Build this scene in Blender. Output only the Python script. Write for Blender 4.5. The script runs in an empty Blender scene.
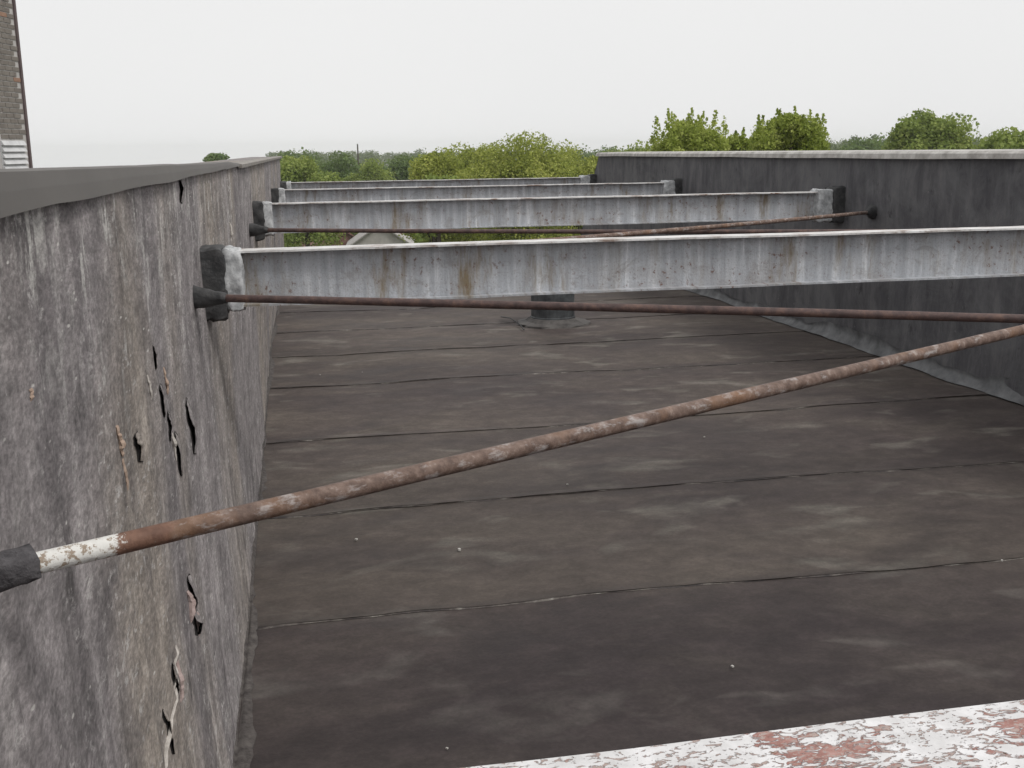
import bpy, math, random
import numpy as np
from mathutils import Matrix, Vector

random.seed(7)
rng = np.random.default_rng(7)
S = bpy.context.scene
C = S.collection

# ------------------------------------------------------------------ camera
FPX, ROLL = 1080.0, math.radians(0.7)
u0 = -225 * math.cos(ROLL) + 233 * math.sin(ROLL)
v0 = 225 * math.sin(ROLL) + 233 * math.cos(ROLL)
pit, yaw = math.atan(v0 / FPX), math.atan(-u0 / math.hypot(FPX, v0))
fw = Vector((math.sin(yaw) * math.cos(pit), math.cos(yaw) * math.cos(pit), -math.sin(pit)))
r0 = Vector((math.cos(yaw), -math.sin(yaw), 0))
up0 = r0.cross(fw)
rt = r0 * math.cos(ROLL) - up0 * math.sin(ROLL)
up = up0 * math.cos(ROLL) + r0 * math.sin(ROLL)
cd = bpy.data.cameras.new('camera')
cam = bpy.data.objects.new('camera', cd)
C.objects.link(cam)
cam.matrix_world = Matrix(((rt.x, up.x, -fw.x, 0), (rt.y, up.y, -fw.y, 0), (rt.z, up.z, -fw.z, 0), (0, 0, 0, 1)))
cd.sensor_width = 36
cd.lens = 36 * FPX / 1024
cd.clip_start = 0.02
cd.clip_end = 9000
S.camera = cam

# ------------------------------------------------------------------ overcast sky
SUN_EL, SUN_AZ = math.radians(52), math.radians(128)      # azimuth clockwise from +Y
w = bpy.data.worlds.new('World')
S.world = w
w.use_nodes = True
nt = w.node_tree
nt.nodes.clear()
sky = nt.nodes.new('ShaderNodeTexSky')
sky.sky_type = 'NISHITA'
sky.sun_disc = False
sky.sun_elevation = SUN_EL
sky.sun_rotation = SUN_AZ
sky.dust_density = 6
sky.air_density = 1.0
hs = nt.nodes.new('ShaderNodeHueSaturation')
hs.inputs['Saturation'].default_value = 0.15
nt.links.new(sky.outputs[0], hs.inputs['Color'])
tcw = nt.nodes.new('ShaderNodeTexCoord')
nzw = nt.nodes.new('ShaderNodeTexNoise')
nzw.inputs['Scale'].default_value = 1.6
nzw.inputs['Detail'].default_value = 3
nt.links.new(tcw.outputs['Generated'], nzw.inputs['Vector'])
crw = nt.nodes.new('ShaderNodeValToRGB')
crw.color_ramp.elements[0].position = 0.3
crw.color_ramp.elements[0].color = (8.6, 8.62, 8.65, 1)
crw.color_ramp.elements[1].position = 0.7
crw.color_ramp.elements[1].color = (9.2, 9.2, 9.15, 1)
nt.links.new(nzw.outputs[0], crw.inputs[0])
mxw = nt.nodes.new('ShaderNodeMixRGB')
mxw.inputs[0].default_value = 0.95
nt.links.new(hs.outputs[0], mxw.inputs[1])
nt.links.new(crw.outputs[0], mxw.inputs[2])
bg = nt.nodes.new('ShaderNodeBackground')
bg.inputs['Strength'].default_value = 0.1
nt.links.new(mxw.outputs[0], bg.inputs['Color'])
ow = nt.nodes.new('ShaderNodeOutputWorld')
nt.links.new(bg.outputs[0], ow.inputs['Surface'])

sd = bpy.data.lights.new('sun', 'SUN')
sd.energy = 1.5
sd.angle = math.radians(18)
sd.color = (1.0, 0.97, 0.92)
sun = bpy.data.objects.new('sun', sd)
C.objects.link(sun)
to_sun = Vector((math.sin(SUN_AZ) * math.cos(SUN_EL), math.cos(SUN_AZ) * math.cos(SUN_EL), math.sin(SUN_EL)))
sun.rotation_euler = to_sun.to_track_quat('Z', 'Y').to_euler()
sun.location = to_sun * 40

S.view_settings.view_transform = 'Standard'
S.view_settings.look = 'None'
S.view_settings.exposure = 0.0
S.view_settings.gamma = 1.0
S.cycles.volume_bounces = 2

# ------------------------------------------------------------------ helpers
def _hash(i, j, k):
    n = (i * 374761393 + j * 668265263 + k * 2147483647 + 1442695041) & 0xFFFFFFFF
    n = ((n ^ (n >> 13)) * 1274126177) & 0xFFFFFFFF
    n = ((n ^ (n >> 16)) * 2246822519) & 0xFFFFFFFF
    return ((n ^ (n >> 15)) & 0xFFFFFF) / float(0xFFFFFF)

def noise2(x, y, seed=0):
    x = np.asarray(x, float); y = np.asarray(y, float)
    xi = np.floor(x).astype(np.int64); yi = np.floor(y).astype(np.int64)
    fx = x - xi; fy = y - yi
    fx = fx * fx * (3 - 2 * fx); fy = fy * fy * (3 - 2 * fy)
    k = np.int64(seed)
    a = _hash(xi, yi, k); b = _hash(xi + 1, yi, k); c = _hash(xi, yi + 1, k); d = _hash(xi + 1, yi + 1, k)
    return (a * (1 - fx) + b * fx) * (1 - fy) + (c * (1 - fx) + d * fx) * fy - 0.5

def fbm(x, y, seed=0, o=4):
    r = 0; a = 1.0
    for q in range(o):
        r = r + a * noise2(np.asarray(x) * 2 ** q, np.asarray(y) * 2 ** q, seed + q * 17)
        a *= 0.5
    return r

def mesh_obj(name, verts, faces, mat, parent=None, smooth=False):
    me = bpy.data.meshes.new(name)
    if isinstance(faces, np.ndarray):
        verts = np.asarray(verts, np.float32)
        n = faces.shape[1]
        me.vertices.add(len(verts)); me.vertices.foreach_set('co', verts.ravel())
        me.loops.add(faces.size); me.loops.foreach_set('vertex_index', faces.astype(np.int32).ravel())
        me.polygons.add(len(faces)); me.polygons.foreach_set('loop_start', np.arange(0, faces.size, n, dtype=np.int32))
        me.update(calc_edges=True)
    else:
        me.from_pydata([tuple(v) for v in verts], [], [tuple(f) for f in faces])
        me.update()
    if smooth:
        me.polygons.foreach_set('use_smooth', np.ones(len(me.polygons), dtype=bool))
    me.materials.append(mat)
    o = bpy.data.objects.new(name, me)
    C.objects.link(o)
    if parent:
        o.parent = parent
        o.matrix_parent_inverse = Matrix.Translation(-Vector(parent.location))
    return o

def thing(name, label, cat, loc=(0, 0, 0), group=None):
    o = bpy.data.objects.new(name, None)
    o.empty_display_size = 0.2
    C.objects.link(o)
    o.location = loc
    o['label'] = label; o['category'] = cat
    if group: o['group'] = group
    return o

def tag(o, label, cat, group=None):
    o['label'] = label; o['category'] = cat
    if group: o['group'] = group
    return o

def box_geo(x0, x1, y0, y1, z0, z1):
    v = [(x0, y0, z0), (x1, y0, z0), (x1, y1, z0), (x0, y1, z0), (x0, y0, z1), (x1, y0, z1), (x1, y1, z1), (x0, y1, z1)]
    f = [(0, 3, 2, 1), (4, 5, 6, 7), (0, 1, 5, 4), (1, 2, 6, 5), (2, 3, 7, 6), (3, 0, 4, 7)]
    return v, f

def join_geo(parts):
    V, F = [], []
    for v, f in parts:
        b = len(V); V += list(v); F += [tuple(i + b for i in q) for q in f]
    return V, F

def loft(rings, closed=True, caps=True):
    n = len(rings[0]); V = [p for r in rings for p in r]; F = []
    for i in range(len(rings) - 1):
        for j in range(n if closed else n - 1):
            a = i * n + j; b = i * n + (j + 1) % n
            F.append((a, b, b + n, a + n))
    if caps and closed:
        F.append(tuple(reversed(range(n)))); F.append(tuple(range((len(rings) - 1) * n, len(rings) * n)))
    return V, F

def tube(path, rad, n=14, jitter=0.0, seed=0):
    P = [Vector(p) for p in path]; rings = []
    for i, p in enumerate(P):
        d = (P[min(i + 1, len(P) - 1)] - P[max(i - 1, 0)]).normalized()
        a = d.cross(Vector((0, 0, 1)))
        if a.length < 1e-3: a = d.cross(Vector((0, 1, 0)))
        a.normalize(); b = a.cross(d)
        r = rad(i / (len(P) - 1)) if callable(rad) else rad
        ring = []
        for k in range(n):
            t = 2 * math.pi * k / n
            rr = r * (1 + jitter * float(fbm(i * .37 + seed, k * .9, seed)))
            ring.append(p + a * math.cos(t) * rr + b * math.sin(t) * rr)
        rings.append(ring)
    V, F = loft(rings)
    return V, [tuple(reversed(f)) for f in F]

def grid_faces(nu, nv):
    i, j = np.meshgrid(np.arange(nu - 1), np.arange(nv - 1), indexing='ij')
    a = (i * nv + j).ravel()
    return np.stack([a, a + nv, a + nv + 1, a + 1], 1)

def lumpy_box(x0, x1, y0, y1, z0, z1, amp, seed, n=11):
    """a rounded, uneven box"""
    c = np.array([(x0 + x1) / 2, (y0 + y1) / 2, (z0 + z1) / 2]); h = np.array([(x1 - x0) / 2, (y1 - y0) / 2, (z1 - z0) / 2])
    V, F = [], []
    t = np.linspace(-1, 1, n)
    for ax in range(3):
        for sg in (-1, 1):
            u, v = np.meshgrid(t, t, indexing='ij')
            p = np.zeros((n, n, 3)); p[..., ax] = sg; p[..., (ax + 1) % 3] = u; p[..., (ax + 2) % 3] = v
            p = p.reshape(-1, 3)
            q = p / (np.sum(np.abs(p) ** 13, 1, keepdims=True) ** (1 / 13.0))
            q = q * h + c
            d = fbm(q[:, 0] * 26 + q[:, 2] * 17, q[:, 1] * 26 + q[:, 2] * 23, seed)
            q = q + (q - c) / (np.abs(q - c).max(1, keepdims=True) + 1e-6) * (d * amp)[:, None]
            b = len(V); V += [tuple(r) for r in q]
            f = grid_faces(n, n) + b
            if sg < 0: f = f[:, ::-1]
            F += [tuple(r) for r in f]
    return V, F

# ------------------------------------------------------------------ materials
class M:
    def __init__(s, name):
        s.m = bpy.data.materials.new(name); s.m.use_nodes = True
        s.nt = s.m.node_tree; s.b = s.nt.nodes['Principled BSDF']
        s.geo = s.nt.nodes.new('ShaderNodeNewGeometry')
        s.pos = s.geo.outputs['Position']
    def link(s, a, b): s.nt.links.new(a, b)
    def map(s, scale, rot=(0, 0, 0), loc=(0, 0, 0)):
        n = s.nt.nodes.new('ShaderNodeMapping'); n.inputs['Scale'].default_value = scale
        n.inputs['Rotation'].default_value = rot; n.inputs['Location'].default_value = loc
        s.link(s.pos, n.inputs[0]); return n.outputs[0]
    def noise(s, scale, detail=6, rough=.6, vec=None, dist=0.0):
        n = s.nt.nodes.new('ShaderNodeTexNoise')
        n.inputs['Scale'].default_value = 1.0; n.inputs['Detail'].default_value = detail
        n.inputs['Roughness'].default_value = rough; n.inputs['Distortion'].default_value = dist
        if isinstance(scale, (int, float)): scale = (scale,) * 3
        s.link(vec if vec is not None else s.map(scale), n.inputs['Vector']); return n.outputs[0]
    def vor(s, scale, feature='F1', out=0):
        n = s.nt.nodes.new('ShaderNodeTexVoronoi'); n.feature = feature
        n.inputs['Scale'].default_value = 1.0
        if isinstance(scale, (int, float)): scale = (scale,) * 3
        s.link(s.map(scale), n.inputs['Vector']); return n.outputs[out]
    def ramp(s, x, stops):
        n = s.nt.nodes.new('ShaderNodeValToRGB'); e = n.color_ramp.elements
        while len(e) < len(stops): e.new(.5)
        for k, (p, c) in enumerate(stops):
            e[k].position = p
            e[k].color = (c, c, c, 1) if isinstance(c, (int, float)) else (*c, 1)
        s.link(x, n.inputs[0]); return n.outputs[0]
    def mix(s, f, a, b, mode='MIX'):
        n = s.nt.nodes.new('ShaderNodeMixRGB'); n.blend_type = mode
        for i, v in enumerate((f, a, b)):
            if isinstance(v, (int, float)): n.inputs[i].default_value = v if i == 0 else (v, v, v, 1)
            elif isinstance(v, tuple): n.inputs[i].default_value = (*v, 1)
            else: s.link(v, n.inputs[i])
        return n.outputs[0]
    def math(s, op, a, b=0.0, clamp=False):
        n = s.nt.nodes.new('ShaderNodeMath'); n.operation = op; n.use_clamp = clamp
        for i, v in enumerate((a, b)):
            if isinstance(v, (int, float)): n.inputs[i].default_value = v
            else: s.link(v, n.inputs[i])
        return n.outputs[0]
    def xyz(s):
        n = s.nt.nodes.new('ShaderNodeSeparateXYZ'); s.link(s.pos, n.inputs[0]); return n.outputs
    def bump(s, h, dist, strength=1.0):
        n = s.nt.nodes.new('ShaderNodeBump'); n.inputs['Strength'].default_value = strength
        n.inputs['Distance'].default_value = dist; s.link(h, n.inputs['Height'])
        s.link(n.outputs[0], s.b.inputs['Normal'])
    def done(s, col, rough=.8, spec=.3):
        if isinstance(col, tuple): s.b.inputs['Base Color'].default_value = (*col, 1)
        else: s.link(col, s.b.inputs['Base Color'])
        if isinstance(rough, (int, float)): s.b.inputs['Roughness'].default_value = rough
        else: s.link(rough, s.b.inputs['Roughness'])
        s.b.inputs['Specular IOR Level'].default_value = spec
        return s.m

def mat_left_wall(name='weathered_tar_wall', flecks=0.0):
    a = M(name)
    # run-off lines drift sideways as they come down the battered face
    x_, y_, z_ = a.xyz()
    zz = z_
    sv = a.math('POWER', a.math('MAXIMUM', a.math('MULTIPLY', a.math('ADD', z_, .07), -.697), 0.0), 2.2)
    wob = a.math('MULTIPLY', a.math('SUBTRACT', a.noise((1, 2.0, 1.6), 3, .5), .5), .06)
    yy = a.math('ADD', a.math('MULTIPLY', y_, a.math('ADD', a.math('MULTIPLY', sv, .36), 1.0)), wob)
    cmb = a.nt.nodes.new('ShaderNodeCombineXYZ')
    a.link(x_, cmb.inputs[0]); a.link(yy, cmb.inputs[1]); a.link(z_, cmb.inputs[2])
    a.pos = cmb.outputs[0]
    broad = a.noise((1, 5.0, .7), 5, .6, dist=.3)
    st = a.noise((1, 10, 2.4), 5, .6, dist=.2)
    st3 = a.noise((1, 15, 30), 6, .72, dist=.2)
    iso = a.noise((1, 4.5, 12), 7, .72, dist=.4)
    zone = a.noise((1, .8, .35), 2, .5)
    blot = a.noise((1, 3.4, 5.0), 7, .72, dist=.6)
    fine = a.noise((150, 60, 130), 4, .7)
    grey = a.ramp(broad, [(.36, (.162, .147, .150)), (.5, (.202, .184, .186)), (.64, (.246, .226, .226))])
    tan = a.ramp(broad, [(.36, (.182, .160, .146)), (.5, (.238, .209, .187)), (.64, (.305, .268, .237))])
    col = a.mix(a.ramp(zone, [(.45, 0.0), (.58, 1.0)]), grey, tan)
    col = a.mix(1.0, col, a.ramp(st, [(.32, .80), (.48, 1.0), (.68, 1.24)]), 'MULTIPLY')
    col = a.mix(1.0, col, a.ramp(st3, [(.32, .80), (.48, 1.0), (.66, 1.30)]), 'MULTIPLY')
    col = a.mix(1.0, col, a.ramp(iso, [(.34, .78), (.5, 1.0), (.64, 1.25)]), 'MULTIPLY')
    col = a.mix(a.ramp(blot, [(.34, .6), (.49, 0.0)]), col, (.112, .102, .106))
    # pale drips, heavier under the coping
    hi = a.nt.nodes.new('ShaderNodeMapRange'); hi.inputs['From Min'].default_value = -.62; hi.inputs['From Max'].default_value = -.1
    hi.inputs['To Min'].default_value = .12; hi.inputs['To Max'].default_value = 1.0; a.link(zz, hi.inputs['Value'])
    fl = a.noise((1, 20, 8), 6, .72)
    pat = a.ramp(a.noise((1, 4.0, 3.0), 4, .6), [(.40, .15), (.56, 1.0)])
    col = a.mix(a.math('MULTIPLY', a.math('MULTIPLY', a.ramp(fl, [(.52, 0.0), (.62, .9)]), hi.outputs[0]), pat), col, (.50, .485, .465))
    fl2 = a.noise((1, 18, 42), 6, .76)
    col = a.mix(a.math('MULTIPLY', a.ramp(fl2, [(.56, 0.0), (.64, .85)]), pat), col, (.46, .44, .43))
    sp = a.vor((1, 16, 46))
    col = a.mix(a.math('MULTIPLY', a.ramp(sp, [(.09, .9), (.15, 0.0)]), a.ramp(a.noise((1, 7, 7), 2), [(.50, 0.0), (.58, 1.0)])), col, (.52, .50, .48))
    dk = a.noise((1, 9, 4.0), 6, .7)
    col = a.mix(a.ramp(dk, [(.30, .75), (.38, 0.0)]), col, (.068, .062, .062))
    # crumbling, flecked foot of the wall
    lo = a.nt.nodes.new('ShaderNodeMapRange'); lo.inputs['From Min'].default_value = -1.5; lo.inputs['From Max'].default_value = -1.05
    lo.inputs['To Min'].default_value = 1.0; lo.inputs['To Max'].default_value = 0.0; a.link(zz, lo.inputs['Value'])
    wf = a.noise((1, 9, 22), 7, .78, dist=.5)
    col = a.mix(a.math('MULTIPLY', a.ramp(wf, [(.53, 0.0), (.66, .8)]), lo.outputs[0]), col, (.36, .34, .325))
    col = a.mix(a.math('MULTIPLY', a.ramp(wf, [(.34, .7), (.46, 0.0)]), lo.outputs[0]), col, (.075, .066, .064))
    if flecks:
        col = a.mix(flecks, col, (.075, .065, .061))
    col = a.mix(1.0, col, a.ramp(fine, [(.34, .68), (.5, 1.0), (.66, 1.36)]), 'MULTIPLY')
    h = a.math('ADD', a.math('ADD', a.math('MULTIPLY', st, .5), a.math('MULTIPLY', st3, .4)), a.math('MULTIPLY', fine, .35))
    a.bump(h, .0028, .7)
    return a.done(col, .85, .25)

def mat_right_wall():
    a = M('black_tar_wall')
    st = a.noise((1, 7, 2.2), 7, .74, dist=.4)
    bl = a.noise((1, 1.8, 2.2), 7, .7, dist=.9)
    col = a.ramp(st, [(.34, (.066, .065, .072)), (.5, (.100, .098, .106)), (.66, (.155, .151, .156))])
    col = a.mix(a.ramp(bl, [(.44, 0.0), (.64, .6)]), col, (.175, .175, .18))
    col = a.mix(a.ramp(a.noise((1, 7, 5), 4, .7), [(.28, .7), (.38, 0.0)]), col, (.030, .029, .032))
    col = a.mix(a.ramp(a.noise((1, 30, 30), 3, .6), [(.70, 0.0), (.75, .5)]), col, (.26, .25, .25))
    a.bump(a.math('ADD', st, a.math('MULTIPLY', a.noise(90, 4), .3)), .008, .8)
    return a.done(col, .75, .3)

def mat_floor():
    a = M('roofing_felt')
    big = a.noise((.42, .75, 1), 4, .55, dist=.4)
    mid = a.noise((1.4, 3.0, 1), 5, .58, dist=.7)
    pd = a.noise((2.3, 4.6, 1), 3, .5, dist=.5)
    fine = a.noise((70, 70, 70), 4, .7)
    gr_ = a.noise((9, 12, 9), 6, .7, dist=.3)
    col = a.ramp(big, [(.34, (.051, .0395, .0395)), (.5, (.073, .058, .054)), (.64, (.101, .082, .072))])
    col = a.mix(a.ramp(mid, [(.50, 0.0), (.74, .55)]), col, (.118, .100, .088))
    col = a.mix(a.ramp(mid, [(.30, .6), (.47, 0.0)]), col, (.036, .027, .027))
    col = a.mix(a.math('MULTIPLY', a.ramp(pd, [(.565, 0.0), (.69, .72)]), a.ramp(mid, [(.36, .15), (.56, 1.0)])), col, (.165, .150, .135))
    col = a.mix(1.0, col, a.ramp(gr_, [(.30, .74), (.5, 1.0), (.70, 1.36)]), 'MULTIPLY')
    col = a.mix(1.0, col, a.ramp(fine, [(.30, .85), (.5, 1.0), (.70, 1.18)]), 'MULTIPLY')
    oi = a.nt.nodes.new('ShaderNodeObjectInfo')          # each sheet has weathered to its own tone
    col = a.mix(1.0, col, oi.outputs['Color'], 'MULTIPLY')
    a.bump(a.math('ADD', a.math('MULTIPLY', mid, .7), a.math('MULTIPLY', fine, .15)), .010, .7)
    rg = a.ramp(mid, [(.3, .66), (.7, .85)])
    return a.done(col, rg, .35)

def mat_seam():
    a = M('seam_tar')
    n = a.noise((9, 9, 9), 5, .7)
    col = a.ramp(n, [(.38, (.026, .022, .022)), (.50, (.07, .058, .054)), (.60, (.15, .135, .12)), (.70, (.34, .325, .30))])
    a.bump(n, .01, .8)
    return a.done(col, .6, .4)

def mat_beam():
    a = M('weathered_grey_paint')
    st = a.noise((24, 1, 1.6), 6, .68)
    st2 = a.noise((5, 1, .7), 4, .6)
    bl = a.noise((3, 3, 6), 6, .68, dist=.6)
    fine = a.noise(130, 4, .7)
    col = a.ramp(st, [(.28, (.30, .31, .335)), (.46, (.405, .42, .45)), (.58, (.50, .515, .545)), (.72, (.74, .75, .77))])
    col = a.mix(a.ramp(bl, [(.48, 0.0), (.70, .6)]), col, (.30, .285, .285))
    col = a.mix(a.ramp(a.noise((9, 3, 11), 6, .75, dist=.8), [(.36, .5), (.47, 0.0)]), col, (.25, .235, .23))
    ru = a.math('MULTIPLY', a.ramp(a.noise((16, 1, 2.8), 5, .7), [(.48, 0.0), (.64, .9)]), a.ramp(st2, [(.46, 0.0), (.62, 1.0)]))
    col = a.mix(ru, col, (.20, .145, .075))
    ru2 = a.math('MULTIPLY', a.ramp(a.noise((45, 1, 40), 4, .7), [(.58, 0.0), (.66, .85)]), a.ramp(bl, [(.42, .15), (.56, 1.0)]))
    col = a.mix(ru2, col, (.15, .07, .045))
    col = a.mix(a.ramp(fine, [(.28, .5), (.48, 0.0)]), col, (.19, .185, .185))
    a.bump(a.math('ADD', st, fine), .003, .6)
    return a.done(col, .6, .35)

def mat_flange():
    a = M('white_flange_paint')
    n = a.noise((11, 30, 8), 5, .7)
    n2 = a.noise((2.2, 4, 3), 4, .6)
    col = a.ramp(n, [(.3, (.36, .33, .31)), (.45, (.62, .61, .60)), (.7, (.82, .82, .82))])
    rm = a.math('MULTIPLY', a.ramp(a.noise((7, 20, 9), 5, .7), [(.48, 0.0), (.6, 1.0)]), a.ramp(n2, [(.42, .15), (.58, 1.0)]))
    col = a.mix(rm, col, (.19, .105, .07))
    a.bump(a.noise(60, 4), .003, .6)
    return a.done(col, .6, .35)

def mat_peel():
    a = M('peeling_white_paint_on_red_primer')
    big = a.noise((9, 16, 9), 5, .62, dist=.5)
    fl = a.noise((85, 170, 90), 4, .62, dist=1.2)
    fl2 = a.noise((260, 380, 260), 3, .6, dist=.6)
    paint = a.ramp(a.noise(40, 4), [(.3, (.56, .55, .55)), (.65, (.76, .75, .76))])
    primer = a.ramp(a.noise((70, 120, 70), 5, .7), [(.3, (.24, .11, .09)), (.55, (.36, .19, .165)), (.75, (.50, .33, .30))])
    chip = a.math('ADD', a.math('MULTIPLY', big, 1.25), a.math('MULTIPLY', fl, .75))
    mk = a.ramp(chip, [(1.02, 0.0), (1.05, 1.0)]) if False else a.ramp(a.math('MULTIPLY', chip, .5), [(.525, 0.0), (.545, 1.0)])
    col = a.mix(mk, paint, primer)
    fm = a.ramp(a.math('ADD', a.math('MULTIPLY', fl, .6), a.math('MULTIPLY', fl2, .4)), [(.545, 0.0), (.565, 1.0)])
    col = a.mix(fm, col, a.ramp(fl2, [(.35, (.26, .15, .125)), (.55, (.42, .33, .30)), (.75, (.24, .21, .21))]))
    col = a.mix(a.ramp(a.noise((50, 70, 50), 3, .6), [(.70, 0.0), (.72, .9)]), col, (.14, .075, .04))
    hh = a.math('SUBTRACT', 1.0, a.math('MAXIMUM', mk, fm))
    a.bump(a.math('ADD', hh, a.math('MULTIPLY', fl2, .3)), .0012, 1.0)
    return a.done(col, .65, .35)

def rust_col(a):
    n = a.noise((40, 40, 40), 6, .7)
    n2 = a.noise((9, 9, 9), 4, .6)
    col = a.ramp(n, [(.3, (.080, .052, .042)), (.47, (.145, .097, .078)), (.6, (.21, .148, .122)), (.72, (.38, .33, .30))])
    col = a.mix(a.ramp(n2, [(.52, 0.0), (.70, .55)]), col, (.25, .13, .065))
    col = a.mix(a.ramp(a.noise((22, 22, 60), 5, .7), [(.54, 0.0), (.68, .8)]), col, (.42, .39, .38))
    a.bump(n, .003, .9)
    return col

def mat_rust(): 
    a = M('rusty_pipe'); return a.done(rust_col(a), .75, .3)

def mat_dark_rust():
    a = M('dark_rusty_pipe'); n = a.noise((30, 30, 30), 5, .65)
    col = a.ramp(n, [(.3, (.055, .036, .034)), (.5, (.095, .060, .055)), (.68, (.16, .095, .075)), (.8, (.32, .25, .16))])
    a.bump(n, .003, .8)
    return a.done(col, .6, .4)

def mat_rust_ended():
    a = M('rusty_pipe_with_old_paint_at_one_end')
    ru = rust_col(a)
    x = a.math('ADD', a.xyz()[0], a.math('MULTIPLY', a.math('SUBTRACT', a.noise((42, 42, 42), 6, .75), .5), .12))
    white = a.mix(a.ramp(a.noise((110, 110, 110), 4, .7), [(.53, 0.0), (.60, .9)]), (.74, .73, .70), (.27, .20, .14))
    prim = a.ramp(a.noise((60, 60, 60), 4), [(.35, (.13, .068, .048)), (.65, (.21, .115, .080))])
    # x is metres along the pipe: white, then bare primer, then rust
    def step(v, e):
        m = a.nt.nodes.new('ShaderNodeMapRange'); m.inputs['From Min'].default_value = v - e
        m.inputs['From Max'].default_value = v + e; a.link(x, m.inputs['Value']); return m.outputs[0]
    col = a.mix(step(-.226, .004), white, a.mix(step(-.165, .006), prim, ru))
    return a.done(col, .65, .35)

def mat_simple(name, lo, hi, sc=8.0, rough=.8, bump=.004, spec=.3, detail=5):
    a = M(name); n = a.noise(sc, detail, .65)
    col = a.ramp(n, [(.32, lo), (.68, hi)])
    if bump: a.bump(n, bump, .8)
    return a.done(col, rough, spec)

def mat_leaf(name, lo, mid, hi, sc=.5):
    a = M(name); n = a.noise(sc, 5, .75); n2 = a.noise(sc * 9, 2, .6)
    col = a.ramp(a.math('ADD', a.math('MULTIPLY', n, .55), a.math('MULTIPLY', n2, .45)), [(.36, lo), (.5, mid), (.64, hi)])
    a.done(col, .65, .25)
    tr = a.nt.nodes.new('ShaderNodeBsdfTranslucent'); a.link(a.mix(.35, col, (.22, .26, .05)), tr.inputs[0])
    ms = a.nt.nodes.new('ShaderNodeMixShader'); ms.inputs[0].default_value = .42
    out = a.nt.nodes['Material Output']
    a.link(a.b.outputs[0], ms.inputs[1]); a.link(tr.outputs[0], ms.inputs[2]); a.link(ms.outputs[0], out.inputs['Surface'])
    return a.m

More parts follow.
